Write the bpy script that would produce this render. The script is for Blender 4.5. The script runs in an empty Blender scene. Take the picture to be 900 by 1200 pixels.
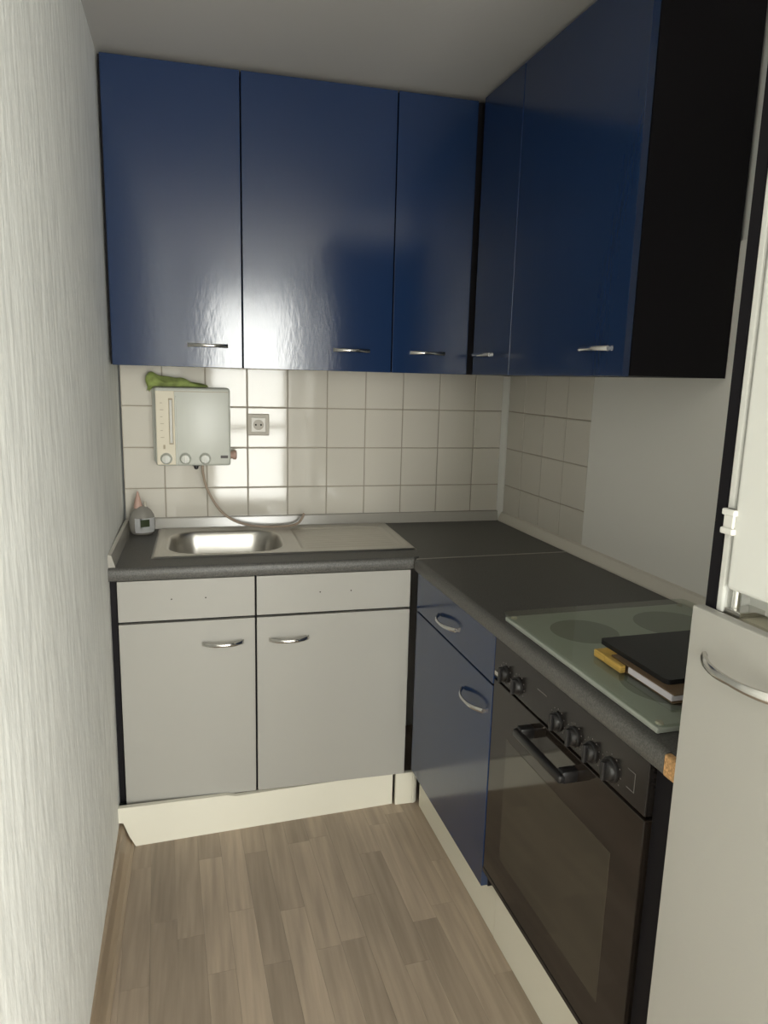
import bpy, bmesh, math, random
from mathutils import Vector, Matrix
random.seed(7)
PI = math.pi
scene = bpy.context.scene
COL = scene.collection

# ------------------------------------------------------------------ camera
F_PX = 833.0
CAM = Vector((0.2766, -2.7052, 1.4608))
YAW, PITCH, ROLL = 0.2533, 0.1873, 0.0265
fw = Vector((math.sin(YAW)*math.cos(PITCH), math.cos(YAW)*math.cos(PITCH), -math.sin(PITCH)))
rt = Vector((math.cos(YAW), -math.sin(YAW), 0))
up = rt.cross(fw)
r2 = rt*math.cos(ROLL) + up*math.sin(ROLL)
u2 = up*math.cos(ROLL) - rt*math.sin(ROLL)
cd = bpy.data.cameras.new('camera'); cam = bpy.data.objects.new('camera', cd); COL.objects.link(cam)
m = Matrix((r2, u2, -fw)).transposed().to_4x4(); m.translation = CAM
cam.matrix_world = m
cd.sensor_fit = 'VERTICAL'; cd.sensor_height = 36.0; cd.lens = F_PX/1200.0*36.0
cd.clip_start = 0.02
scene.camera = cam

# ------------------------------------------------------------------ world, daylight, exposure
world = bpy.data.worlds.new('daylight'); scene.world = world; world.use_nodes = True
bg = world.node_tree.nodes['Background']
bg.inputs[0].default_value = (0.80, 0.90, 1.0, 1); bg.inputs[1].default_value = 1.0
WY, RX = -4.70, 1.95                 # rear wall and right wall of the space behind the photographer
WIN_A = (0.34, 1.16, 0.12, 2.15)     # x0,x1,z0,z1: glazed balcony door in the rear wall
FILL_WIN_C = (1.32, 1.90, 0.12, 2.15)     # unseen window added beside it to light the left wall's far corner
FILL_WIN_B = (-4.50, -2.95, 0.50, 2.15)   # y0,y1,z0,z1: unseen window added in the right wall to brighten the left
def daylight(w, h, loc, direction, radiance):
    ld = bpy.data.lights.new('window_daylight', 'AREA'); ld.shape = 'RECTANGLE'
    ld.size = w; ld.size_y = h; ld.energy = radiance*PI*w*h; ld.color = (1.0, 0.98, 0.935)
    lo = bpy.data.objects.new('window_daylight', ld); COL.objects.link(lo)
    lo.location = loc; lo.rotation_euler = Vector(direction).to_track_quat('-Z', 'Z').to_euler()
daylight(WIN_A[1]-WIN_A[0], WIN_A[3]-WIN_A[2], ((WIN_A[0]+WIN_A[1])/2, WY-.16, (WIN_A[2]+WIN_A[3])/2), (0, 1, 0), 23.0)
daylight(FILL_WIN_C[1]-FILL_WIN_C[0], FILL_WIN_C[3]-FILL_WIN_C[2], ((FILL_WIN_C[0]+FILL_WIN_C[1])/2, WY-.16, (FILL_WIN_C[2]+FILL_WIN_C[3])/2), (0, 1, 0), 17.0)  # fill light behind the added rear window
daylight(FILL_WIN_B[1]-FILL_WIN_B[0], FILL_WIN_B[3]-FILL_WIN_B[2], (RX+.16, (FILL_WIN_B[0]+FILL_WIN_B[1])/2, (FILL_WIN_B[2]+FILL_WIN_B[3])/2), (-1, 0, 0), 8.0)  # fill light behind the added side window
vs = scene.view_settings
vs.view_transform = 'Standard'; vs.look = 'None'; vs.gamma = 1.0; vs.use_curve_mapping = False
vs.exposure = -0.2

# ------------------------------------------------------------------ constants
W = 1.481            # right corner of the back wall
AN = 0.0355          # the right wall opens by two degrees
ZC = 2.382           # ceiling
ZW = 0.8898          # worktop top
T_AX = Vector((-math.cos(AN), -math.sin(AN), 0)); S_AX = Vector((math.sin(AN), -math.cos(AN), 0))
MR = Matrix((T_AX, S_AX, Vector((0, 0, 1)))).transposed().to_4x4(); MR.translation = Vector((W, 0, 0))
MW = Matrix.Identity(4)
# in frame MR: first coordinate t = out from the right wall, second s = along it towards the camera

# ------------------------------------------------------------------ materials
MAT = {}
def mat(name, col, rough=0.5, metal=0.0, spec=0.5, bump=None, var=None, coat=0.0, trans=0.0, ior=1.45, alpha=1.0):
    """bump=(scale xyz, strength, detail), var=(scale xyz, amount)"""
    mt = bpy.data.materials.new(name); mt.use_nodes = True
    nt = mt.node_tree; b = nt.nodes['Principled BSDF']
    b.inputs['Base Color'].default_value = (*col, 1); b.inputs['Roughness'].default_value = rough
    b.inputs['Metallic'].default_value = metal; b.inputs['Specular IOR Level'].default_value = spec
    b.inputs['Coat Weight'].default_value = coat; b.inputs['Transmission Weight'].default_value = trans
    b.inputs['IOR'].default_value = ior; b.inputs['Alpha'].default_value = alpha
    tc = nt.nodes.new('ShaderNodeTexCoord')
    def noise(scale, detail):
        mp = nt.nodes.new('ShaderNodeMapping'); mp.inputs['Scale'].default_value = scale
        nt.links.new(tc.outputs['Object'], mp.inputs['Vector'])
        n = nt.nodes.new('ShaderNodeTexNoise'); n.inputs['Scale'].default_value = 1.0; n.inputs['Detail'].default_value = detail
        nt.links.new(mp.outputs['Vector'], n.inputs['Vector']); return n
    if bump:
        n = noise(bump[0], bump[2]); bp = nt.nodes.new('ShaderNodeBump')
        bp.inputs['Strength'].default_value = bump[1]; bp.inputs['Distance'].default_value = 0.002 if len(bump) < 4 else bump[3]
        nt.links.new(n.outputs['Fac'], bp.inputs['Height']); nt.links.new(bp.outputs['Normal'], b.inputs['Normal'])
    if var:
        n = noise(var[0], 5); r = nt.nodes.new('ShaderNodeValToRGB')
        a = var[1]
        r.color_ramp.elements[0].position = 0.3; r.color_ramp.elements[1].position = 0.7
        r.color_ramp.elements[0].color = (*[c*(1-a) for c in col], 1); r.color_ramp.elements[1].color = (*[min(1, c*(1+a)) for c in col], 1)
        nt.links.new(n.outputs['Fac'], r.inputs['Fac']); nt.links.new(r.outputs['Color'], b.inputs['Base Color'])
    MAT[name] = mt
    return mt

mat('wallpaper', (0.84, 0.845, 0.81), 0.85, bump=((38, 38, 10), 0.8, 7, 0.004), var=((24, 24, 6), 0.08))
mat('paint', (0.66, 0.655, 0.63), 0.8, bump=((90, 90, 90), 0.15, 3))
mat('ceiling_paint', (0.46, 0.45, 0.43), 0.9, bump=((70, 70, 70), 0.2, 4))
mat('splash', (0.78, 0.76, 0.71), 0.55, bump=((140, 140, 140), 0.05, 3))
mat('tile', (0.64, 0.605, 0.535), 0.06, bump=((14, 14, 14), 0.03, 2))
mat('grout', (0.36, 0.32, 0.26), 0.85)
mat('plastic_white', (0.74, 0.73, 0.68), 0.35)
mat('heater_white', (0.60, 0.61, 0.55), 0.30)
mat('heater_cream', (0.70, 0.64, 0.50), 0.4)
mat('cream_print', (0.45, 0.38, 0.27), 0.6)
mat('front_grey', (0.40, 0.388, 0.355), 0.42, bump=((240, 240, 240), 0.06, 2))
mat('plinth_white', (0.78, 0.75, 0.64), 0.45)
mat('carcass', (0.006, 0.005, 0.007), 0.6, spec=0.25)
mat('blue', (0.010, 0.028, 0.084), 0.145, spec=1.0, bump=((80, 80, 26), 0.09, 4))
nt = MAT['blue'].node_tree; tg = nt.nodes.new('ShaderNodeTangent'); tg.direction_type = 'RADIAL'; tg.axis = 'Z'
b_ = nt.nodes['Principled BSDF']; b_.inputs['Anisotropic'].default_value = 0.5; b_.inputs['Anisotropic Rotation'].default_value = 0.25
nt.links.new(tg.outputs[0], b_.inputs['Tangent'])
mat('blue_edge', (0.006, 0.016, 0.060), 0.4)
mat('chrome', (0.66, 0.65, 0.62), 0.18, metal=1.0)
mat('steel', (0.62, 0.60, 0.56), 0.32, metal=1.0, bump=((30, 260, 30), 0.05, 3))
mat('worktop', (0.080, 0.076, 0.071), 0.42, var=((320, 320, 320), 0.5), bump=((300, 300, 300), 0.1, 2))
mat('worktop_edge', (0.105, 0.102, 0.094), 0.42, var=((320, 320, 320), 0.4))
mat('upstand', (0.40, 0.38, 0.34), 0.16, spec=0.8)
mat('upstand_pale', (0.66, 0.62, 0.54), 0.4)
mat('seam', (0.42, 0.40, 0.36), 0.35, metal=0.6)
mat('chipboard', (0.52, 0.30, 0.13), 0.9, var=((260, 260, 260), 0.4))
mat('oven_black', (0.018, 0.015, 0.014), 0.22, var=((60, 60, 60), 0.15))
mat('oven_glass', (0.020, 0.015, 0.012), 0.07, spec=0.6)
mat('oven_window', (0.042, 0.036, 0.026), 0.07, spec=0.8)
mat('knob', (0.012, 0.011, 0.011), 0.35)
mat('marking', (0.13, 0.12, 0.115), 0.6)
mat('hob_enamel', (0.40, 0.42, 0.37), 0.35)
mat('hob_zone', (0.21, 0.225, 0.185), 0.5)
mat('fridge_white', (0.72, 0.72, 0.68), 0.35)
mat('fridge_seal', (0.40, 0.37, 0.28), 0.6)
mat('tablet', (0.012, 0.012, 0.013), 0.45, bump=((200, 200, 200), 0.1, 2))
mat('brown_cover', (0.16, 0.105, 0.06), 0.6)
mat('pages', (0.70, 0.67, 0.72), 0.7)
mat('yellow', (0.62, 0.40, 0.10), 0.55, var=((20, 20, 600), 0.3))
mat('green_cloth', (0.58, 0.68, 0.25), 0.85, bump=((120, 120, 120), 0.4, 3), var=((25, 25, 25), 0.35))
mat('soap_body', (0.40, 0.38, 0.34), 0.15, trans=0.35)
mat('soap_label', (0.80, 0.80, 0.80), 0.3)
mat('soap_mark', (0.06, 0.08, 0.03), 0.6)
mat('pink', (0.50, 0.33, 0.27), 0.5)
mat('hose', (0.36, 0.28, 0.21), 0.4)
mat('socket_frame', (0.46, 0.42, 0.35), 0.4)
mat('socket_white', (0.70, 0.67, 0.60), 0.3)
mat('dark_hole', (0.03, 0.025, 0.02), 0.7)

def wood(name, rand, base=(0.40, 0.318, 0.240)):
    mt = bpy.data.materials.new(name); mt.use_nodes = True; nt = mt.node_tree; b = nt.nodes['Principled BSDF']
    b.inputs['Roughness'].default_value = 0.42
    tc = nt.nodes.new('ShaderNodeTexCoord'); mp = nt.nodes.new('ShaderNodeMapping'); mp.inputs['Scale'].default_value = (55, 3.2, 10)
    info = nt.nodes.new('ShaderNodeObjectInfo')
    comb = nt.nodes.new('ShaderNodeVectorMath'); comb.operation = 'MULTIPLY_ADD'
    nt.links.new(info.outputs['Random'], comb.inputs[0]); comb.inputs[1].default_value = (37, 19, 11)
    nt.links.new(tc.outputs['Object'], comb.inputs[2]); nt.links.new(comb.outputs[0], mp.inputs['Vector'])
    n = nt.nodes.new('ShaderNodeTexNoise'); n.inputs['Scale'].default_value = 1; n.inputs['Detail'].default_value = 6
    nt.links.new(mp.outputs[0], n.inputs['Vector'])
    r = nt.nodes.new('ShaderNodeValToRGB'); r.color_ramp.elements[0].position = .3; r.color_ramp.elements[1].position = .72
    r.color_ramp.elements[0].color = (*[c*0.80 for c in base], 1); r.color_ramp.elements[1].color = (*[c*1.15 for c in base], 1)
    nt.links.new(n.outputs['Fac'], r.inputs['Fac'])
    hs = nt.nodes.new('ShaderNodeHueSaturation'); nt.links.new(r.outputs['Color'], hs.inputs['Color'])
    if rand:
        mr = nt.nodes.new('ShaderNodeMapRange'); mr.inputs['To Min'].default_value = 0.82; mr.inputs['To Max'].default_value = 1.17
        nt.links.new(info.outputs['Random'], mr.inputs['Value']); nt.links.new(mr.outputs[0], hs.inputs['Value'])
    nt.links.new(hs.outputs[0], b.inputs['Base Color'])
    MAT[name] = mt
wood('laminate', True); wood('laminate_plain', False); wood('skirting_wood', False, (0.36, 0.275, 0.19))

def glassy(name, col, mix, rough):
    mt = bpy.data.materials.new(name); mt.use_nodes = True; nt = mt.node_tree
    nt.nodes.remove(nt.nodes['Principled BSDF']); out = nt.nodes['Material Output']
    tr = nt.nodes.new('ShaderNodeBsdfTransparent'); tr.inputs[0].default_value = (*col, 1)
    gl = nt.nodes.new('ShaderNodeBsdfGlossy'); gl.inputs['Roughness'].default_value = rough
    fr = nt.nodes.new('ShaderNodeFresnel'); fr.inputs[0].default_value = mix
    mx = nt.nodes.new('ShaderNodeMixShader')
    ge = nt.nodes.new('ShaderNodeNewGeometry'); mu = nt.nodes.new('ShaderNodeMath'); mu.operation = 'MULTIPLY'
    iv = nt.nodes.new('ShaderNodeMath'); iv.operation = 'SUBTRACT'; iv.inputs[0].default_value = 1.0
    nt.links.new(ge.outputs['Backfacing'], iv.inputs[1]); nt.links.new(fr.outputs[0], mu.inputs[0]); nt.links.new(iv.outputs[0], mu.inputs[1])
    nt.links.new(mu.outputs[0], mx.inputs[0]); nt.links.new(tr.outputs[0], mx.inputs[1]); nt.links.new(gl.outputs[0], mx.inputs[2])
    nt.links.new(mx.outputs[0], out.inputs[0]); MAT[name] = mt
glassy('window_glass', (0.97, 0.98, 0.97), 1.45, 0.0)
glassy('cover_glass', (0.90, 0.925, 0.89), 1.6, 0.06)

# ------------------------------------------------------------------ mesh helpers
class MB:
    def __init__(s): s.bm = bmesh.new()
    def box(s, x0, x1, y0, y1, z0, z1, bev=0.0, seg=2):
        b = bmesh.new() if bev else s.bm
        v = [b.verts.new((x, y, z)) for z in (z0, z1) for y in (y0, y1) for x in (x0, x1)]
        for f in ((0, 2, 3, 1), (4, 5, 7, 6), (0, 1, 5, 4), (2, 6, 7, 3), (0, 4, 6, 2), (1, 3, 7, 5)):
            b.faces.new([v[i] for i in f])
        if bev:
            bmesh.ops.bevel(b, geom=b.edges[:], offset=bev, segments=seg, profile=0.5, affect='EDGES')
            s.merge(b)
        return s
    def merge(s, b, mtx=None):
        mp = {}
        for v in b.verts: mp[v] = s.bm.verts.new(mtx @ v.co if mtx else v.co)
        for f in b.faces:
            try: s.bm.faces.new([mp[v] for v in f.verts])
            except ValueError: pass
        b.free()
    def prism(s, pts, axis, a0, a1):
        """closed 2-D outline swept along axis: axis 0 -> pts are (y,z), 1 -> (x,z), 2 -> (x,y)"""
        def P(p, a):
            return {0: (a, p[0], p[1]), 1: (p[0], a, p[1]), 2: (p[0], p[1], a)}[axis]
        A = [s.bm.verts.new(P(p, a0)) for p in pts]; B = [s.bm.verts.new(P(p, a1)) for p in pts]
        n = len(pts)
        s.bm.faces.new(A[::-1]); s.bm.faces.new(B)
        for i in range(n): s.bm.faces.new([A[i], A[(i+1) % n], B[(i+1) % n], B[i]])
        return s
    def lathe(s, prof, c, ax=2, n=24, sx=1.0, sy=1.0):
        """prof = [(r,h)], closed at both ends; ax = axis of revolution"""
        rings = []
        for r, h in prof:
            ring = []
            for k in range(n):
                a = 2*PI*k/n; p = (r*math.cos(a)*sx, r*math.sin(a)*sy, h)
                if ax == 0: p = (p[2], p[0], p[1])
                if ax == 1: p = (p[0], p[2], p[1])
                ring.append(s.bm.verts.new((c[0]+p[0], c[1]+p[1], c[2]+p[2])))
            rings.append(ring)
        for a, b in zip(rings, rings[1:]):
            for k in range(n): s.bm.faces.new([a[k], a[(k+1) % n], b[(k+1) % n], b[k]])
        s.bm.faces.new(rings[0][::-1]); s.bm.faces.new(rings[-1])
        return s
    def tube(s, pts, r, n=10, sub=6):
        P = [Vector(p) for p in pts]
        if sub > 1 and len(P) > 2:
            Q = []
            for i in range(len(P)-1):
                p0, p1, p2, p3 = P[max(i-1, 0)], P[i], P[i+1], P[min(i+2, len(P)-1)]
                for k in range(sub):
                    t = k/sub
                    Q.append(0.5*((2*p1)+(p2-p0)*t+(2*p0-5*p1+4*p2-p3)*t*t+(3*p1-p0-3*p2+p3)*t**3))
            Q.append(P[-1]); P = Q
        rings = []; N = None
        for i, p in enumerate(P):
            t = (P[min(i+1, len(P)-1)]-P[max(i-1, 0)]).normalized()
            if N is None: N = t.orthogonal().normalized()
            N = (N - t*N.dot(t)).normalized(); B = t.cross(N)
            rr = r(i/(len(P)-1)) if callable(r) else r
            rings.append([s.bm.verts.new(p+(N*math.cos(2*PI*k/n)+B*math.sin(2*PI*k/n))*rr) for k in range(n)])
        for a, b in zip(rings, rings[1:]):
            for k in range(n): s.bm.faces.new([a[k], a[(k+1) % n], b[(k+1) % n], b[k]])
        s.bm.faces.new(rings[0][::-1]); s.bm.faces.new(rings[-1])
        return s

def build(name, mb, mt, parent=None, frame=MW, origin=(0, 0, 0), smooth=False):
    bm = mb.bm
    o3 = Vector(parent['_o']) if parent is not None and '_o' in parent else Vector(origin)
    for v in bm.verts: v.co -= o3
    bmesh.ops.recalc_face_normals(bm, faces=bm.faces[:])
    me = bpy.data.meshes.new(name); bm.to_mesh(me); bm.free()
    if smooth:
        for p in me.polygons: p.use_smooth = True
        try: me.set_sharp_from_angle(angle=math.radians(smooth if smooth > 1 else 40))
        except Exception: pass
    me.materials.append(MAT[mt])
    o = bpy.data.objects.new(name, me); COL.objects.link(o)
    if parent is not None:
        o.parent = parent; o['_o'] = list(o3)
    else:
        o.matrix_world = frame @ Matrix.Translation(o3); o['_o'] = list(o3)
    return o
def tag(o, label=None, cat=None, group=None, kind=None):
    if label: o['label'] = label
    if cat: o['category'] = cat
    if group: o['group'] = group
    if kind: o['kind'] = kind
    return o
def thing(name, label, cat, origin=(0, 0, 0), frame=MW, group=None):
    o = bpy.data.objects.new(name, None); COL.objects.link(o); o.empty_display_size = 0.05
    o.matrix_world = frame @ Matrix.Translation(Vector(origin)); o['_o'] = list(origin)
    return tag(o, label, cat, group)
def struct(o): o['kind'] = 'structure'; return o

# ------------------------------------------------------------------ the room
YR = -2.52                                 # where the right wall ends
struct(build('wall_left', MB().box(-0.15, 0, WY-0.12, 0.12, -0.05, ZC+0.05), 'wallpaper', frame=Matrix.Translation((-0.007, 0, 0)) @ Matrix.Rotation(0.017, 4, 'Z')))
wall_back = struct(build('wall_back', MB().box(0, W+0.10, 0.008, 0.12, -0.05, ZC+0.05), 'paint'))
gb = build('grout_bed', MB().box(0.001, W-0.001, 0.0015, 0.008, ZW-0.01, 1.489), 'grout', wall_back)
wall_right = struct(build('wall_right', MB().box(-0.12, -0.008, -0.008, 2.50, -0.05, ZC+0.05), 'paint', frame=MR))
build('grout_bed', MB().box(-0.008, -0.0015, 0.001, 0.622, ZW-0.01, 1.489), 'grout', wall_right)
tag(build('splash_panel', MB().box(-0.008, 0.002, 0.623, 1.846, ZW-0.005, 1.80, 0.001), 'splash', wall_right), 'plain pale grey wall panel beside the tiles')
xe = (MR @ Vector((0, 2.50, 0))).x
struct(build('wall_return', MB().box(xe-0.008, RX, -2.50, -2.40, -0.05, ZC+0.05), 'paint'))
zf, zc_ = -0.05, ZC+0.05
(p0, p1, z0, z1), (q0, q1, _, _) = WIN_A, FILL_WIN_C
struct(build('wall_rear', MB().box(0, p0, WY-.12, WY, zf, zc_).box(p1, q0, WY-.12, WY, zf, zc_).box(q1, RX, WY-.12, WY, zf, zc_)
      .box(p0, p1, WY-.12, WY, zf, z0).box(p0, p1, WY-.12, WY, z1, zc_).box(q0, q1, WY-.12, WY, zf, z0).box(q0, q1, WY-.12, WY, z1, zc_), 'paint'))
for n, (x0, x1) in ((1, (p0, p1)), (3, (q0, q1))):  # balcony door first, then the added fill window next to it
    win = struct(build('window_%d' % n, MB().box(x0, x0+.05, WY-.09, WY-.03, z0, z1).box(x1-.05, x1, WY-.09, WY-.03, z0, z1)
      .box(x0+.05, x1-.05, WY-.09, WY-.03, z0, z0+.06).box(x0+.05, x1-.05, WY-.09, WY-.03, z1-.05, z1), 'plastic_white'))
    build('transom', MB().box(x0+.05, x1-.05, WY-.085, WY-.035, 0.86, 0.92), 'plastic_white', win)
    build('pane', MB().box(x0+.05, x1-.05, WY-.062, WY-.058, z0+.06, .86), 'window_glass', win)
    build('pane', MB().box(x0+.05, x1-.05, WY-.062, WY-.058, .92, z1-.05), 'window_glass', win)
y0, y1, z0, z1 = FILL_WIN_B  # side window is an unseen addition that brightens the left wall
struct(build('wall_room_side', MB().box(RX, RX+.12, WY-.12, y0, zf, zc_).box(RX, RX+.12, y1, -2.40, zf, zc_).box(RX, RX+.12, y0, y1, zf, z0).box(RX, RX+.12, y0, y1, z1, zc_), 'paint'))
win = struct(build('window_2', MB().box(RX+.03, RX+.09, y0, y0+.05, z0, z1).box(RX+.03, RX+.09, y1-.05, y1, z0, z1)
      .box(RX+.03, RX+.09, y0+.05, y1-.05, z0, z0+.06).box(RX+.03, RX+.09, y0+.05, y1-.05, z1-.05, z1), 'plastic_white'))
ym = (y0+y1)/2
build('mullion', MB().box(RX+.03, RX+.09, ym-.035, ym+.035, z0+.06, z1-.05), 'plastic_white', win)
build('pane', MB().box(RX+.058, RX+.062, y0+.05, ym-.035, z0+.06, z1-.05), 'window_glass', win)
build('pane', MB().box(RX+.058, RX+.062, ym+.035, y1-.05, z0+.06, z1-.05), 'window_glass', win)
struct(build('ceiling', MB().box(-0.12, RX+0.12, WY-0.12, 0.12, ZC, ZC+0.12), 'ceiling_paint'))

# floor: each laminate strip in view is a piece of its own
PY0 = -1.75
floor = struct(build('floor', MB().box(-0.12, RX+.12, PY0, 0.12, -0.10, -0.008).box(-0.12, RX+.12, WY-.12, PY0, -0.10, 0.0), 'laminate_plain'))
def clip(poly, ax, lim, keep_gt):
    out = []
    for i in range(len(poly)):
        a, b = poly[i], poly[(i+1) % len(poly)]
        ia = (a[ax] > lim) == keep_gt; ib = (b[ax] > lim) == keep_gt
        if ia: out.append(a)
        if ia != ib:
            k = (lim-a[ax])/(b[ax]-a[ax]); out.append((a[0]+(b[0]-a[0])*k, a[1]+(b[1]-a[1])*k))
    return out
PW, PL, FA = 0.0685, 0.44, 0.050
ca, sa = math.cos(FA), math.sin(FA)
plank_share = {}
for i in range(-3, 18):
    off = random.uniform(0, PL)
    for j in range(-1, 7):
        l0, l1 = -0.30+off-j*PL, -0.30+off-(j+1)*PL
        g = 0.0002
        q = [(i*PW+g, l1+g), ((i+1)*PW-g, l1+g), ((i+1)*PW-g, l0-g), (i*PW+g, l0-g)]
        q = [(x*ca - y*sa, x*sa + y*ca) for x, y in q]      # strips swing right towards the camera
        full = q
        for ax, lim, kg in ((0, 0.002, True), (0, 1.09, False), (1, PY0+.001, True), (1, -0.50, False)):
            q = clip(q, ax, lim, kg)
            if not q: break
        if len(q) < 3: continue
        cx = sum(p[0] for p in q)/len(q); cy = sum(p[1] for p in q)/len(q)
        area = abs(sum(q[k][0]*q[(k+1) % len(q)][1]-q[(k+1) % len(q)][0]*q[k][1] for k in range(len(q))))/2
        if area < 2e-4: continue
        if q == full and 'm' in plank_share:
            o = bpy.data.objects.new('plank', plank_share['m']); COL.objects.link(o)
        else:
            mb = MB().prism([(p[0]-cx, p[1]-cy) for p in q], 2, -0.008, 0.0)
            o = build('plank', mb, 'laminate')
            if q == full: plank_share['m'] = o.data
        o.location = (cx, cy, 0); o.parent = floor

# wooden skirting along the left wall, coved profile
struct(build('baseboard_left', MB().prism([(0, 0), (0.046, 0), (0.046, 0.005), (0.038, 0.012), (0.026, 0.034), (0.018, 0.068), (0.012, 0.074), (0, 0.074)], 1, WY, -0.56), 'skirting_wood'))

# tiles
TS = 0.15
tile_mesh = {}
def tile(parent, frame_axis, a0, a1, zz0, zz1):
    """frame_axis 0: back wall (a = x); 1: right wall (a = s)"""
    g = 0.0016
    w, h = a1-a0-2*g, zz1-zz0-2*g
    key = (frame_axis, round(w, 4), round(h, 4))
    if key not in tile_mesh:
        mb = MB()
        if frame_axis == 0: mb.box(-w/2, w/2, -0.0030, 0.0030, -h/2, h/2, 0.0022, 2)
        else: mb.box(-0.0030, 0.0030, -w/2, w/2, -h/2, h/2, 0.0022, 2)
        o = build('tile', mb, 'tile'); tile_mesh[key] = o.data
    else:
        o = bpy.data.objects.new('tile', tile_mesh[key]); COL.objects.link(o)
    o.parent = parent
    rz = random.gauss(0, 0.0016); rx = random.gauss(0, 0.0016)
    if frame_axis == 0:
        o.location = ((a0+a1)/2, 0.0025, (zz0+zz1)/2); o.rotation_euler = (rx, 0, rz)
    else:
        o.location = (-0.0025, (a0+a1)/2, (zz0+zz1)/2); o.rotation_euler = (0, rx, rz)
rows = [(ZW+0.001, 1.038), (1.038, 1.188), (1.188, 1.338), (1.338, 1.488)]
xs = [0.001, 0.1424] + [0.1424+TS*k for k in range(1, 9)] + [W-0.002]
for a0, a1 in zip(xs, xs[1:]):
    for b0, b1 in rows: tile(wall_back, 0, a0, a1, b0, b1)
ss = [0.003, 0.156, 0.311, 0.465, 0.620]
for a0, a1 in zip(ss, ss[1:]):
    for b0, b1 in rows: tile(wall_right, 1, a0, a1, b0, b1)
struct(build('trim_1', MB().prism([(0.0, -0.001), (-0.022, -0.001), (-0.022, -0.004), (-0.006, -0.020), (0.001, -0.020)], 2, ZW-0.001, 1.477), 'plastic_white', origin=(0, 0, 0), frame=Matrix.Translation((W, 0, 0))))

# ------------------------------------------------------------------ handles
def bow(parent, c, along, out, length=0.126, rise=0.026, h=0.011, th=0.006, name='handle'):
    """curved bar: c = centre on the door face; along / out = unit vectors in the thing's frame"""
    A, O, Z = Vector(along), Vector(out), Vector((0, 0, 1)); c = Vector(c)
    mb = MB(); n = 16; rings = []
    for k in range(n+1):
        u = -1+2*k/n
        d = rise*(1-abs(u)**2.3); hh = h*(0.75+0.35*abs(u)); tt = th*(1+0.5*abs(u))
        p = c + A*(u*length/2) + O*d
        ring = []
        for q in range(8):
            a = 2*PI*q/8+PI/8
            ring.append(mb.bm.verts.new(p + Z*(math.cos(a)*hh/2*1.08) + O*(math.sin(a)*tt/2*1.08 + tt/2)))
        rings.append(ring)
    for a, b in zip(rings, rings[1:]):
        for q in range(8): mb.bm.faces.new([a[q], a[(q+1) % 8], b[(q+1) % 8], b[q]])
    mb.bm.faces.new(rings[0][::-1]); mb.bm.faces.new(rings[-1])
    return tag(build(name, mb, 'chrome', parent, smooth=50), 'small curved metal bow handle')

# ------------------------------------------------------------------ wall cabinets
ZB, ZT, UD = 1.4772, 2.3675, 0.2946
def wall_cab_back(name, xa, xb, xcarc, hx, label):
    t = thing(name, label, 'cabinet', ((xa+xb)/2, 0, ZB), group='blue wall cabinets')
    build('carcass', MB().box(xa, xcarc, -UD+0.020, 0.0 if False else -0.0005, ZB+.002, ZT), 'carcass', t)
    d = build('door', MB().box(xa+(0.0065 if xa < 0.1 else 0.0012), xb-0.0012, -UD, -UD+0.0185, ZB, ZT-0.002, 0.0012), 'blue', t)
    bow(d, (hx, -UD, 1.546), (1, 0, 0), (0, -1, 0))
    return t
wall_cab_back('wall_cabinet', 0.004, 0.411, 0.411, 0.302, 'glossy blue wall cabinet against the white wallpapered wall, above the water heater')
wall_cab_back('wall_cabinet', 0.413, 0.912, 0.912, 0.772, 'wide glossy blue wall cabinet above the socket and draining board')
wall_cab_back('wall_cabinet', 0.914, 1.189, 1.462, 1.040, 'narrow blue wall cabinet in the corner, on the tiled sink wall')
def wall_cab_right(name, sa_, sb_, scarc, hs, label):
    t = thing(name, label, 'cabinet', (0, (sa_+sb_)/2, ZB), MR, group='blue wall cabinets')
    build('carcass', MB().box(0.0035, UD-0.020, scarc, sb_, ZB+.002, ZT), 'carcass', t)
    d = build('door', MB().box(UD-0.0185, UD, sa_+0.0012, sb_-0.0005, ZB, ZT-0.002, 0.0012), 'blue', t)
    bow(d, (UD, hs, 1.543), (0, 1, 0), (1, 0, 0))
    return t
wall_cab_right('wall_cabinet', 0.314, 0.598, 0.305, 0.398, 'narrow blue wall cabinet next to the corner, on the wall above the stove side')
wall_cab_right('wall_cabinet', 0.600, 1.196, 0.600, 1.075, 'wide blue wall cabinet with exposed black side panel, nearest the tall cabinet')

# ------------------------------------------------------------------ sink base cabinet
BD, Z0, Z1 = 0.5595, 0.1216, 0.8474
XA, XM, XB = 0.0244, 0.4294, 0.929
sc = thing('sink_cabinet', 'pale grey two-door sink base cabinet with plain false drawer fronts', 'cabinet', (0.48, -0.28, 0))
build('side_panel', MB().box(0.003, 0.020, -BD+.020, -0.02, 0.120, 0.8505), 'carcass', sc)
build('side_panel', MB().box(0.912, 0.929, -BD+.020, -0.02, 0.120, 0.8505), 'carcass', sc)
build('bottom_panel', MB().box(0.020, 0.912, -BD+.020, -0.02, 0.120, 0.136), 'carcass', sc)
build('back_panel', MB().box(0.020, 0.912, -0.026, -0.020, 0.136, 0.8505), 'carcass', sc)
build('front_post', MB().box(XM-.020, XM+.020, -BD+.020, -BD+.040, 0.136, 0.8505), 'carcass', sc)
build('front_rail', MB().box(0.020, 0.912, -BD+.021, -BD+.038, 0.690, 0.735), 'carcass', sc)
G = 0.004
for lx in (0.07, 0.86):
    for ly in (-0.10, -0.46): build('leg', MB().lathe([(.025, 0), (.025, .008), (.016, .012), (.016, .108), (.028, .1205)], (lx, ly, 0), 2, 16), 'carcass', sc)
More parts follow.
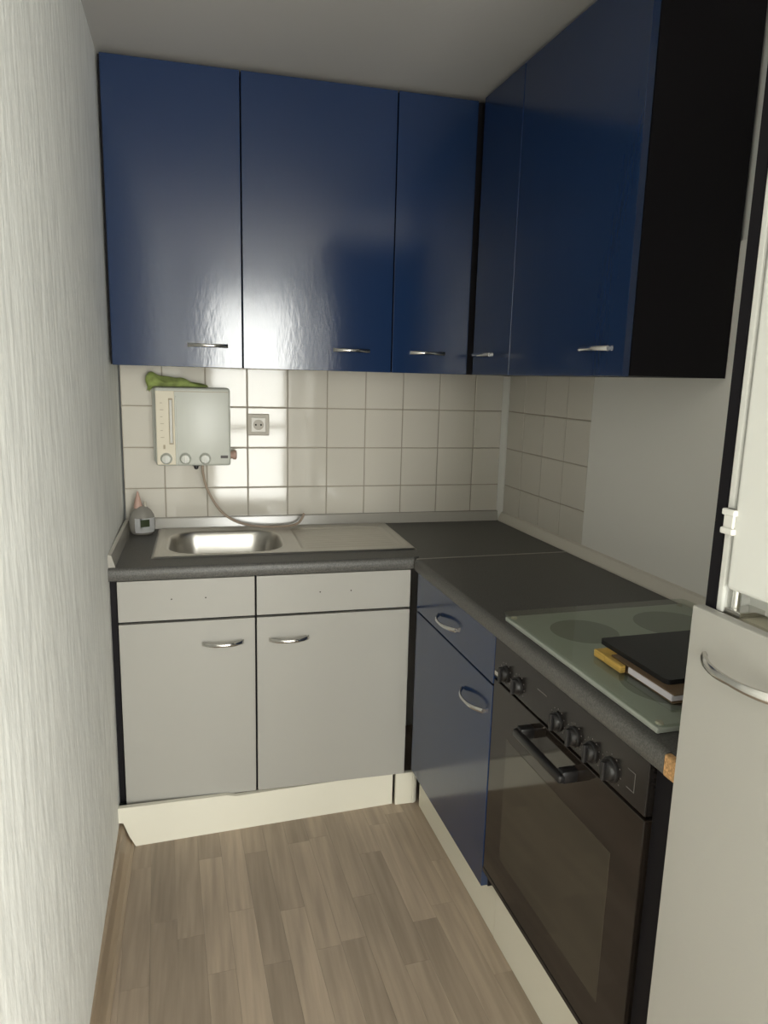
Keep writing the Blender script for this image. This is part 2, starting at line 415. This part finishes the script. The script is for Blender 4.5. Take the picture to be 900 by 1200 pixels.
for xa, xb, hx in ((XA, XM-G, 0.328), (XM+G*.5, XB-.001, 0.532)):
    fr = build('drawer_front', MB().box(xa, xb, -BD, -BD+.019, 0.7215, Z1, .0012), 'front_grey', sc)
    cxm = (xa+xb)/2
    for dx in (-0.05, 0.05):
        hxx = (0.228 if xa < .2 else 0.68)+dx
        build('screw_hole', MB().lathe([(0.0022, -0.0004), (0.0022, 0.001)], (hxx, -BD, 0.787), 1, 10), 'dark_hole', fr)
    d = build('door', MB().box(xa, xb, -BD, -BD+.019, Z0, 0.7135, .0012), 'front_grey', sc)
    bow(d, (hx, -BD, 0.640), (1, 0, 0), (0, -1, 0), rise=0.028, h=0.012)

# loose white plinth, pushed out at its left end and notched round the skirting
pl_len = math.hypot(0.896-0.0, -0.539+0.595)
pang = math.atan2(-0.539+0.595, 0.896)
pf = Matrix.Translation((0.0015, -0.598, 0)) @ Matrix.Rotation(pang, 4, 'Z')
o = build('plinth_board', MB().prism([(0.893, 0.119), (0.36, 0.1195), (0.33, 0.127), (0.0, 0.137), (0.0, 0.088), (0.015, 0.085), (0.030, 0.040), (0.0485, 0.0)] + [(0.893, 0.0)], 1, 0.0, 0.016), 'plinth_white', frame=pf)
tag(o, 'long cream white plinth board under the grey sink cabinet', 'plinth')
o = build('plinth_board', MB().box(0.9005, 0.962, -0.553, -0.537, 0.0, 0.118, .002).prism(
    [(0.962, -0.553)] + [(0.962+0.020*math.sin(k*PI/12), -0.533-0.020*math.cos(k*PI/12)) for k in range(1, 7)] + [(0.966, -0.5335), (0.962, -0.537)], 2, 0.0, 0.118), 'plinth_white')
tag(o, 'short white plinth end piece with rounded corner beside the blue base cabinet', 'plinth')

# ------------------------------------------------------------------ worktops
WT = 0.0378
sw = thing('sink_worktop', 'dark speckled grey worktop carrying the steel sink', 'worktop', (0.7, -0.28, ZW-WT))
WY1 = -0.5690
TFJ = 0.5578
SX0, SX1, SY0, SY1 = 0.135, 0.955, -0.445, -0.045       # cut-out for the sink
mb = MB()
zb_, zt_ = ZW-WT, ZW
mb.box(0.002, SX0, WY1+.012, -0.001, zb_, zt_).box(SX1-.02, SX1, SY0, SY1, zb_, zt_)
_j = [MR @ Vector((t_, 0.5655, 0)) for t_ in (0.005, TFJ)]
mb.prism([(SX1, -0.001), (W-0.004, -0.001), (_j[0].x, _j[0].y), (_j[1].x, _j[1].y), (SX1, WY1+.012)], 2, zb_, zt_)
mb.box(SX0, SX1, WY1+.012, SY0, zb_, zt_).box(SX0, SX1, SY1, -0.001, zb_, zt_)
build('slab', mb, 'worktop', sw)
xend = 0.936
build('front_edge', MB().prism([(WY1+.012, zt_), (WY1+.004, zt_-.0015), (WY1, zt_-.007), (WY1, zb_+.002), (WY1+.002, zb_), (WY1+.012, zb_)], 0, 0.002, xend), 'worktop_edge', sw, smooth=50)
build('upstand', MB().prism([(-0.0008, zt_+.0002), (-0.0215, zt_+.0002), (-0.021, zt_+.004), (-0.0165, zt_+.037), (-0.014, zt_+.040), (-0.0008, zt_+.040)], 0, 0.024, W-0.0225), 'upstand', sw, smooth=20)
build('upstand', MB().prism([(0.0015, zt_+.0002), (0.022, zt_+.0002), (0.0215, zt_+.004), (0.012, zt_+.037), (0.0015, zt_+.040)], 1, WY1+.016, -0.0245), 'upstand', sw, smooth=20)
# right worktop, frame MR (t,s)
rw = thing('stove_worktop', 'dark speckled grey worktop running along the right wall under the hob', 'worktop', (0.28, 1.2, ZW-WT), MR)
TF = 0.5698
S0, S1 = 0.5725, 1.845
build('slab', MB().box(0.004, TF-.012, S0, S1, zb_, zt_), 'worktop', rw)
build('front_edge', MB().prism([(TF-.012, zt_), (TF-.004, zt_-.0015), (TF, zt_-.007), (TF, zb_+.002), (TF-.002, zb_), (TF-.012, zb_)], 1, S0-.0065, 1.798), 'worktop_edge', rw, smooth=50)
build('upstand', MB().prism([(0.0025, zt_+.0002), (0.024, zt_+.0002), (0.024, zt_+.006), (0.012, zt_+.034), (0.0025, zt_+.038)], 1, 0.026, S1), 'upstand_pale', rw, smooth=20)
build('joint_strip', MB().box(0.026, TF-.006, S0-.0069, S0-.0002, zt_-.004, zt_+.0012, .0005, 1), 'seam', rw)
tag(build('raw_end', MB().box(TF-.012, TF+.0015, 1.7985, 1.845, zb_, zt_-.001, .003), 'chipboard', rw), 'bare orange chipboard end of the worktop edge')

# ------------------------------------------------------------------ sink
sk = thing('steel_sink', 'inset stainless steel sink with one bowl and ribbed draining board', 'sink', (0.545, -0.245, ZW))
X0s, X1s, Y0s, Y1s = 0.116, 0.976, -0.463, -0.030
def sdbox(x, y, cx, cy, hx, hy, r):
    qx, qy = abs(x-cx)-hx+r, abs(y-cy)-hy+r
    return math.hypot(max(qx, 0), max(qy, 0))+min(max(qx, qy), 0)-r
def sst(a, b, v):
    k = min(1, max(0, (v-a)/(b-a))); return k*k*(3-2*k)
def sinkz(x, y):
    e = sdbox(x, y, (X0s+X1s)/2, (Y0s+Y1s)/2, (X1s-X0s)/2, (Y1s-Y0s)/2, 0.012)
    z = 0.0045*sst(0, -0.006, e) - 0.0020*sst(-0.020, -0.026, e)
    b = sdbox(x, y, 0.350, -0.262, 0.188, 0.165, 0.095)
    z += 0.0012*sst(0.012, 0.006, b)*sst(-.002, .004, b) - 0.150*sst(0.0, -0.042, b)
    dr = sdbox(x, y, 0.765, -0.248, 0.175, 0.170, 0.03)
    z -= 0.0045*sst(0, -0.012, dr)*(0.6+0.4*(0.94-x)/0.35)
    if dr < -0.015:
        z += 0.0022*max(0, math.cos((y+0.248)/0.033*2*PI))**2*sst(-.015, -.03, dr)
    return z
nx, ny = 216, 110
mb = MB(); vv = []
for j in range(ny+1):
    row = []
    for i in range(nx+1):
        x = X0s+(X1s-X0s)*i/nx; y = Y0s+(Y1s-Y0s)*j/ny
        row.append(mb.bm.verts.new((x, y, ZW+0.0003+sinkz(x, y))))
    vv.append(row)
for j in range(ny):
    for i in range(nx): mb.bm.faces.new([vv[j][i], vv[j][i+1], vv[j+1][i+1], vv[j+1][i]])
build('basin', mb, 'steel', sk, smooth=80)
build('drain', MB().lathe([(0.036, 0.0), (0.036, 0.003), (0.028, 0.004), (0.022, 0.001), (0.004, 0.001)], (0.35, -0.262, ZW-0.1495), 2, 28), 'chrome', sk, smooth=40)
build('overflow', MB().lathe([(0.012, -0.002), (0.012, 0.002), (0.008, 0.003)], (0.35, -0.1085, ZW-0.045), 1, 16), 'dark_hole', sk)

# ------------------------------------------------------------------ water heater over the sink
hx0, hx1, hz0, hz1, hd = 0.119, 0.377, 1.132, 1.407, 0.090
wh = thing('water_heater', 'small boxy white water heater with three knobs on the tiled wall', 'water heater', (0.248, 0, hz0))
build('casing', MB().box(hx0, hx1, -hd, -0.014, hz0, hz1, .009, 3), 'heater_white', wh, smooth=50)
build('back_plate', MB().box(hx0-.012, hx1-.01, -0.016, -0.001, hz0+.006, hz1-.006, .003), 'heater_white', wh)
build('scale_panel', MB().box(hx0+.004, hx0+.067, -hd-.0016, -hd+.004, hz0+.004, hz1-.012, .0015), 'heater_cream', wh)
build('ridge', MB().box(hx0+.067, hx0+.073, -hd-.005, -hd+.004, hz0+.002, hz1-.030, .002), 'heater_white', wh)
build('top_groove', MB().box(hx0+.004, hx1-.006, -hd-.0005, -hd+.002, hz1-.0145, hz1-.0125), 'cream_print', wh)
build('slot', MB().box(hx0+.046, hx0+.062, -hd-.0024, -hd+.002, hz0+.076, hz1-.037, .002), 'cream_print', wh)
build('level_tube', MB().tube([(hx0+.054, -hd-.003, hz0+.082), (hx0+.054, -hd-.003, hz1-.043)], .0052, 12, 1), 'plastic_white', wh, smooth=50)
sp = [o for o in wh.children if o.name.startswith('scale_panel')][0]
for k in range(6): build('scale_mark', MB().box(hx0+.018, hx0+.030-(k % 2)*.004, -hd-.0021, -hd, hz0+.100+k*.024, hz0+.1022+k*.024), 'cream_print', sp)
build('scale_mark', MB().box(hx0+.026, hx0+.033, -hd-.0021, -hd, hz0+.060, hz0+.075), 'cream_print', sp)
for kx in (hx0+.035, hx0+.100, hx0+.168):
    k = build('knob', MB().lathe([(0.0205, 0.004), (0.0205, -0.003), (0.0175, -0.006), (0.0165, -0.017), (0.014, -0.020), (0.004, -0.0205)], (kx, -hd, hz0+.026), 1, 28), 'heater_white', wh, smooth=40)
    build('grip', MB().box(kx-.0025, kx+.0025, -hd-.0235, -hd-.018, hz0+.012, hz0+.040, .001), 'plastic_white', k)
build('badge', MB().box(hx1-.036, hx1-.010, -hd-.0012, -hd+.002, hz0+.027, hz0+.037, .0008), 'marking', wh)
build('side_connector', MB().lathe([(0.013, 0.0), (0.013, 0.012), (0.017, 0.013), (0.017, 0.023), (0.012, 0.026)], (hx1-.003, -.045, hz0+.034), 0, 18), 'pink', wh, smooth=40)
build('outlet_nozzle', MB().lathe([(0.004, -0.016), (0.008, -0.012), (0.008, -0.005), (0.014, -0.004), (0.014, 0.003)], (hx0+.136, -.060, hz0), 2, 16), 'knob', wh, smooth=40)
tag(build('water_hose', MB().tube([(0.277, -.060, 1.139), (0.279, -.068, 1.10), (0.292, -.08, 1.046), (0.333, -.085, .972), (0.388, -.085, .927), (0.465, -.085, .905), (0.565, -.083, .901), (0.622, -.072, .909), (0.648, -.060, .944)], .0046, 10, 6), 'hose', wh, smooth=60), 'thin brown hose curving down from heater')

# crumpled green cloth on the heater
mb = MB(); gx, gy = 44, 18; vv = []
rnd = random.Random(3)
def gn(x, y): return math.sin(x*61+1.3)*0.5+math.sin(x*113+y*90)*0.28+math.sin(y*150+x*40+2)*0.28
for j in range(gy+1):
    row = []
    for i in range(gx+1):
        u, v = i/gx, j/gy
        x = 0.096+0.205*u; y = -0.082+0.072*v
        hgt = (0.050*(1-u)**0.75+0.005)*math.sin(PI*v)**0.6
        z = hz1+0.003+hgt*(0.80+0.25*gn(x, y))
        if u < 0.12:
            k = (0.12-u)/0.12; z -= 0.030*k**1.5*(0.6+0.4*math.sin(v*9)); x += 0.004*math.sin(v*14)*k - 0.002*k
        if x > hx0-0.002: z = max(z, hz1+0.0025)
        z = min(z, ZB-0.004)
        row.append(mb.bm.verts.new((x, y, z)))
    vv.append(row)
for j in range(gy):
    for i in range(gx): mb.bm.faces.new([vv[j][i], vv[j][i+1], vv[j+1][i+1], vv[j+1][i]])
ret = bmesh.ops.solidify(mb.bm, geom=mb.bm.faces[:], thickness=0.0022)
tag(build('green_cloth', mb, 'green_cloth', smooth=80, origin=(0.2, -0.045, hz1)), 'crumpled lime green cloth lying on top of the white water heater', 'cloth')

# ------------------------------------------------------------------ soap bottle
sb = thing('soap_bottle', 'squat translucent soap bottle with pinkish spout in the worktop corner', 'bottle', (0.072, -0.088, ZW))
bx, by = 0.0645, -0.088
build('body', MB().lathe([(0.034, 0.0005), (0.040, 0.004), (0.0445, 0.022), (0.045, 0.045), (0.041, 0.068), (0.030, 0.086), (0.018, 0.096), (0.014, 0.100)], (bx, by, ZW), 2, 32), 'soap_body', sb, smooth=60)
mb = MB(); rows_ = []
for j in range(7):
    z = 0.010+0.052*j/6; r = 0.0462 if z > .02 else 0.0462-(0.02-z)*0.28
    rr = []
    for i in range(13):
        a = math.radians(-118+(118-22)*i/12); rr.append(mb.bm.verts.new((bx+r*math.cos(a), by+r*math.sin(a), ZW+z)))
    rows_.append(rr)
for a, b in zip(rows_, rows_[1:]):
    for i in range(12): mb.bm.faces.new([a[i], a[i+1], b[i+1], b[i]])
bmesh.ops.solidify(mb.bm, geom=mb.bm.faces[:], thickness=0.0008)
lb = build('wrap_label', mb, 'soap_label', sb, smooth=60)
mb = MB(); rows_ = []
for j in range(4):
    z = 0.032+0.026*j/3; rr = []
    for i in range(6):
        a = math.radians(-92+38*i/5); rr.append(mb.bm.verts.new((bx+0.0472*math.cos(a), by+0.0472*math.sin(a), ZW+z)))
    rows_.append(rr)
for a, b in zip(rows_, rows_[1:]):
    for i in range(5): mb.bm.faces.new([a[i], a[i+1], b[i+1], b[i]])
bmesh.ops.solidify(mb.bm, geom=mb.bm.faces[:], thickness=0.0006)
build('printed_mark', mb, 'soap_mark', lb, smooth=60)
build('spout', MB().lathe([(0.0145, 0.0), (0.0145, 0.012), (0.012, 0.022), (0.007, 0.042), (0.0035, 0.056), (0.002, 0.060)], (bx-.012, by, ZW+.092), 2, 18), 'pink', sb, smooth=50)
build('nozzle', MB().lathe([(0.005, 0.0), (0.005, 0.022), (0.003, 0.027)], (bx+.012, by-.004, ZW+.090), 2, 14), 'socket_frame', sb, smooth=50)

# ------------------------------------------------------------------ wall socket
so = thing('wall_socket', 'square beige wall socket on the tiles beside the water heater', 'socket', (0.482, 0, 1.2745))
ox, oz = 0.482, 1.2745
build('frame', MB().box(ox-.040, ox+.040, -.0095, -0.0003, oz-.040, oz+.040, .003), 'socket_frame', so)
ins = build('insert', MB().box(ox-.0275, ox+.0275, -.0125, -.008, oz-.0275, oz+.0275, .0028), 'socket_white', so)
build('recess', MB().lathe([(0.0195, 0.0), (0.0195, -0.0016), (0.0175, -0.0016), (0.0170, -0.0004)], (ox, -.0122, oz), 1, 28), 'socket_frame', ins)
for dx in (-.0095, .0095):
    build('pin_hole', MB().lathe([(0.0035, 0.0), (0.0035, -.0012)], (ox+dx, -.0127, oz), 1, 12), 'dark_hole', ins)

# ------------------------------------------------------------------ blue base cabinet (right run)
FT = 0.5600
bc = thing('base_cabinet', 'dark blue base cabinet with one drawer next to the oven', 'cabinet', (0.28, 0.86, 0), MR)
build('carcass', MB().box(0.01, FT-.020, 0.585, 1.156, 0.150, 0.8505), 'carcass', bc)
build('corner_post', MB().box(FT-.036, FT-.020, 0.5555, 0.585, 0.150, 0.8505), 'blue_edge', bc)
d = build('drawer_front', MB().box(FT-.0185, FT, 0.575, 1.157, 0.7215, 0.8474, .0012), 'blue', bc)
bow(d, (FT, 0.850, 0.775), (0, 1, 0), (1, 0, 0), length=0.135)
d = build('door', MB().box(FT-.0185, FT, 0.575, 1.157, 0.155, 0.7165, .0012), 'blue', bc)
bow(d, (FT, 1.050, 0.632), (0, 1, 0), (1, 0, 0), length=0.140)
o = build('plinth_board', MB().box(0.503, 0.5194, 0.553, 1.165, 0.0, 0.149, .001), 'plinth_white', frame=MR)
tag(o, 'narrow white plinth board along the bottom of the blue base cabinet', 'plinth')
o = build('plinth_board', MB().box(0.503, 0.5200, 1.167, 1.842, 0.0, 0.198, .001), 'plinth_white', frame=MR)
tag(o, 'tall white plinth board under the black oven', 'plinth')

# ------------------------------------------------------------------ oven
A0, A1 = 1.1605, 1.755
ov = thing('oven', 'black built-in oven with glass door and rotary knobs', 'oven', (0.3, 1.458, 0.2), MR)
build('housing', MB().box(0.05, FT-.022, A0+.004, A1-.004, 0.205, 0.848), 'carcass', ov)
cp = build('control_panel', MB().box(FT-.022, FT, A0, A1, 0.7455, 0.8465, .002), 'oven_black', ov)
for s_, big in ((1.222, 0), (1.289, 0), (1.464, 0), (1.529, 0), (1.590, 0), (1.652, 1)):
    r = 0.0205+0.003*big
    k = build('knob', MB().lathe([(r, 0.0), (r, 0.004), (r*.86, 0.006), (r*.80, 0.012), (r*.68, 0.0145), (0.003, 0.015)], (FT-.001, s_, 0.775), 0, 26), 'knob', ov, smooth=40)
    build('grip', MB().box(FT+.010, FT+.019, s_-.004, s_+.004, 0.757, 0.793, .0015), 'knob', k)
    mk = MB()
    for q in range(9):
        a = math.radians(-30+q*30); mk.box(FT-.0005, FT+.0006, s_+math.cos(a)*(r+.007)-.0011, s_+math.cos(a)*(r+.007)+.0011, .775+math.sin(a)*(r+.007)-.0011, .775+math.sin(a)*(r+.007)+.0011)
    build('dial_marks', mk, 'marking', cp)
build('printed_line', MB().box(FT-.0005, FT+.0006, 1.375, 1.415, .806, .8085), 'marking', cp)
build('printed_symbol', MB().prism([(1.70, .770), (1.722, .770), (1.722, .8066), (1.70, .8066), (1.70, .805), (1.7204, .805), (1.7204, .7716), (1.70, .7716)], 0, FT-.0005, FT+.0006), 'marking', cp)
build('badge', MB().box(FT-.0005, FT+.001, 1.166, 1.186, .752, .762, .0004, 1), 'chrome', cp)
od = build('door', MB().box(FT-.024, FT-.001, A0, A1, 0.212, 0.7385, .002), 'oven_glass', ov)
build('window', MB().box(FT-.003, FT-.0004, 1.245, 1.672, 0.300, 0.620, .0008, 1), 'oven_window', od)
build('bottom_strip', MB().box(FT-.020, FT+.0006, A0, A1, 0.205, 0.2165, .001), 'oven_black', od)
hb = MB()
hb.box(FT+.026, FT+.042, 1.350, 1.552, 0.690, 0.708, .005, 3)
hb.box(FT-.003, FT+.032, 1.351, 1.375, 0.688, 0.714, .004).box(FT-.003, FT+.032, 1.527, 1.551, 0.688, 0.714, .004)
build('handle', hb, 'knob', od, smooth=40)
o = build('filler_panel', MB().box(0.06, 0.548, 1.7585, 1.8455, 0.20, 0.8515, .001), 'carcass', frame=MR)
tag(o, 'narrow black filler panel between the oven and the tall cabinet', 'panel')

# ------------------------------------------------------------------ hob and its glass cover
hbq = thing('hob', 'four-zone hob set on the worktop under a glass plate', 'hob', (0.29, 1.458, ZW), MR)
build('tray', MB().box(0.040, 0.545, 1.172, 1.745, ZW+.0002, ZW+.011, .003), 'hob_enamel', hbq)
for t_, s_, r in ((0.41, 1.305, .078), (0.17, 1.305, .092), (0.41, 1.600, .092), (0.17, 1.600, .078)):
    build('cooking_zone', MB().lathe([(r, 0.0), (r, 0.0003), (r-.002, 0.0005), (0.02, 0.0005)], (t_, s_, ZW+.0106), 2, 40), 'hob_zone', hbq)
def rrect(x0, x1, y0, y1, r, n=6):
    P = []
    for cx, cy, a in ((x1-r, y1-r, 0), (x0+r, y1-r, PI/2), (x0+r, y0+r, PI), (x1-r, y0+r, 3*PI/2)):
        for k in range(n+1): P.append((cx+r*math.cos(a+k*PI/2/n), cy+r*math.sin(a+k*PI/2/n)))
    return P
gc = thing('glass_cover', 'greenish glass plate covering the hob', 'glass plate', (0.29, 1.458, ZW+.013), MR)
build('pane', MB().prism(rrect(0.028, 0.5485, 1.163, 1.752, .016), 2, ZW+.0150, ZW+.0205), 'cover_glass', gc)
for t_, s_ in ((0.06, 1.19), (0.53, 1.19), (0.06, 1.73), (0.53, 1.73)):
    build('rubber_foot', MB().lathe([(0.007, 0.0), (0.006, 0.0042)], (t_, s_, ZW+.0109), 2, 14), 'fridge_seal', gc)
GZ = ZW+.0207
# things lying on the glass
nb = thing('notebook', 'brown notebook with pale page edges lying on the glass plate', 'notebook', (0.35, 1.57, GZ), MR)
build('cover', MB().box(0.215, 0.474, 1.500, 1.690, GZ, GZ+.0025, .0008, 1).box(0.215, 0.472, 1.500, 1.690, GZ+.0140, GZ+.0165, .0008, 1), 'brown_cover', nb)
build('page_block', MB().box(0.218, 0.4735, 1.5585, 1.686, GZ+.0024, GZ+.0142, .0008, 1), 'pages', nb)
o = build('yellow_notepad', MB().box(0.36, 0.4865, 1.461, 1.4985, GZ, GZ+.0155, .002).box(0.4745, 0.4865, 1.4985, 1.553, GZ, GZ+.0155, .002), 'yellow', frame=MR, origin=(0.42, 1.48, GZ))
tag(o, 'yellow notepad edge sticking out beside the brown notebook', 'notepad')
tb = MB().prism(rrect(0.190, 0.458, 1.436, 1.652, .010), 2, GZ+.0167, GZ+.0262)
o = build('tablet_case', tb, 'tablet', frame=MR, origin=(0.32, 1.54, GZ+.0167))
tag(o, 'flat black tablet case lying on the brown notebook', 'tablet')

# ------------------------------------------------------------------ tall cabinet with built-in fridge
K0, K1, TD = 1.8480, 2.452, 0.570
tc_ = thing('tall_cabinet', 'tall black cabinet with pale grey lower door and open upper bay', 'cabinet', (0.28, 2.15, 0), MR)
build('side_panel', MB().box(0.004, TD, K0, K0+.018, 0.0, 2.20), 'carcass', tc_)
build('side_panel', MB().box(0.004, TD, K1-.018, K1, 0.0, 2.20), 'carcass', tc_)
build('top_panel', MB().box(0.004, TD, K0+.018, K1-.018, 2.182, 2.20), 'carcass', tc_)
build('bottom_panel', MB().box(0.004, TD, K0+.018, K1-.018, 0.10, 0.118), 'carcass', tc_)
build('shelf', MB().box(0.010, TD-.012, K0+.018, K1-.018, 1.130, 1.148), 'fridge_seal', tc_)
build('back_panel', MB().box(0.004, 0.010, K0+.018, K1-.018, 0.118, 2.182), 'carcass', tc_)
build('plinth', MB().box(0.50, 0.516, K0+.018, K1-.018, 0.0, 0.10), 'plinth_white', tc_)
d = build('door', MB().box(TD+.001, TD+.020, K0-.002, K1, 0.105, 1.1505, .0015), 'front_grey', tc_)
bow(d, (TD+.020, 1.965, 1.088), (0, 1, 0), (1, 0, 0), length=0.160, rise=0.030, h=0.014, th=0.008)
fr = thing('fridge', 'white built-in fridge behind the open bay of the tall cabinet', 'fridge', (0.28, 2.15, 1.148), MR)
build('body', MB().box(0.02, TD-.048, K0+.0185, K1-.020, 1.1485, 2.02, .003).box(TD-.05, TD-.001, K0+.0185, K0+.031, 1.1485, 2.02, .003), 'fridge_white', fr)
build('seal', MB().box(TD-.048, TD-.036, K0+.034, K1-.030, 1.182, 1.98), 'fridge_seal', fr)
fd = build('door', MB().box(TD-.036, TD+.0045, K0+.0385, K1-.024, 1.186, 1.985, .006, 3), 'fridge_white', fr)
build('hinge', MB().box(TD-.003, TD+.007, K0+.0225, K0+.041, 1.262, 1.297, .002).box(TD-.002, TD+.011, K0+.022, K0+.045, 1.288, 1.297, .002).box(TD-.002, TD+.011, K0+.022, K0+.045, 1.262, 1.271, .002), 'plastic_white', fr)
build('hinge_pin', MB().lathe([(0.006, 0.0), (0.006, 0.03)], (TD-.012, K0+.044, 1.156), 2, 12), 'chrome', fr)
build('foot_bracket', MB().box(TD-.05, TD-.004, K0+.032, K0+.060, 1.1495, 1.157, .001), 'chrome', fr)

for o in bpy.data.objects:
    if '_o' in o: del o['_o']
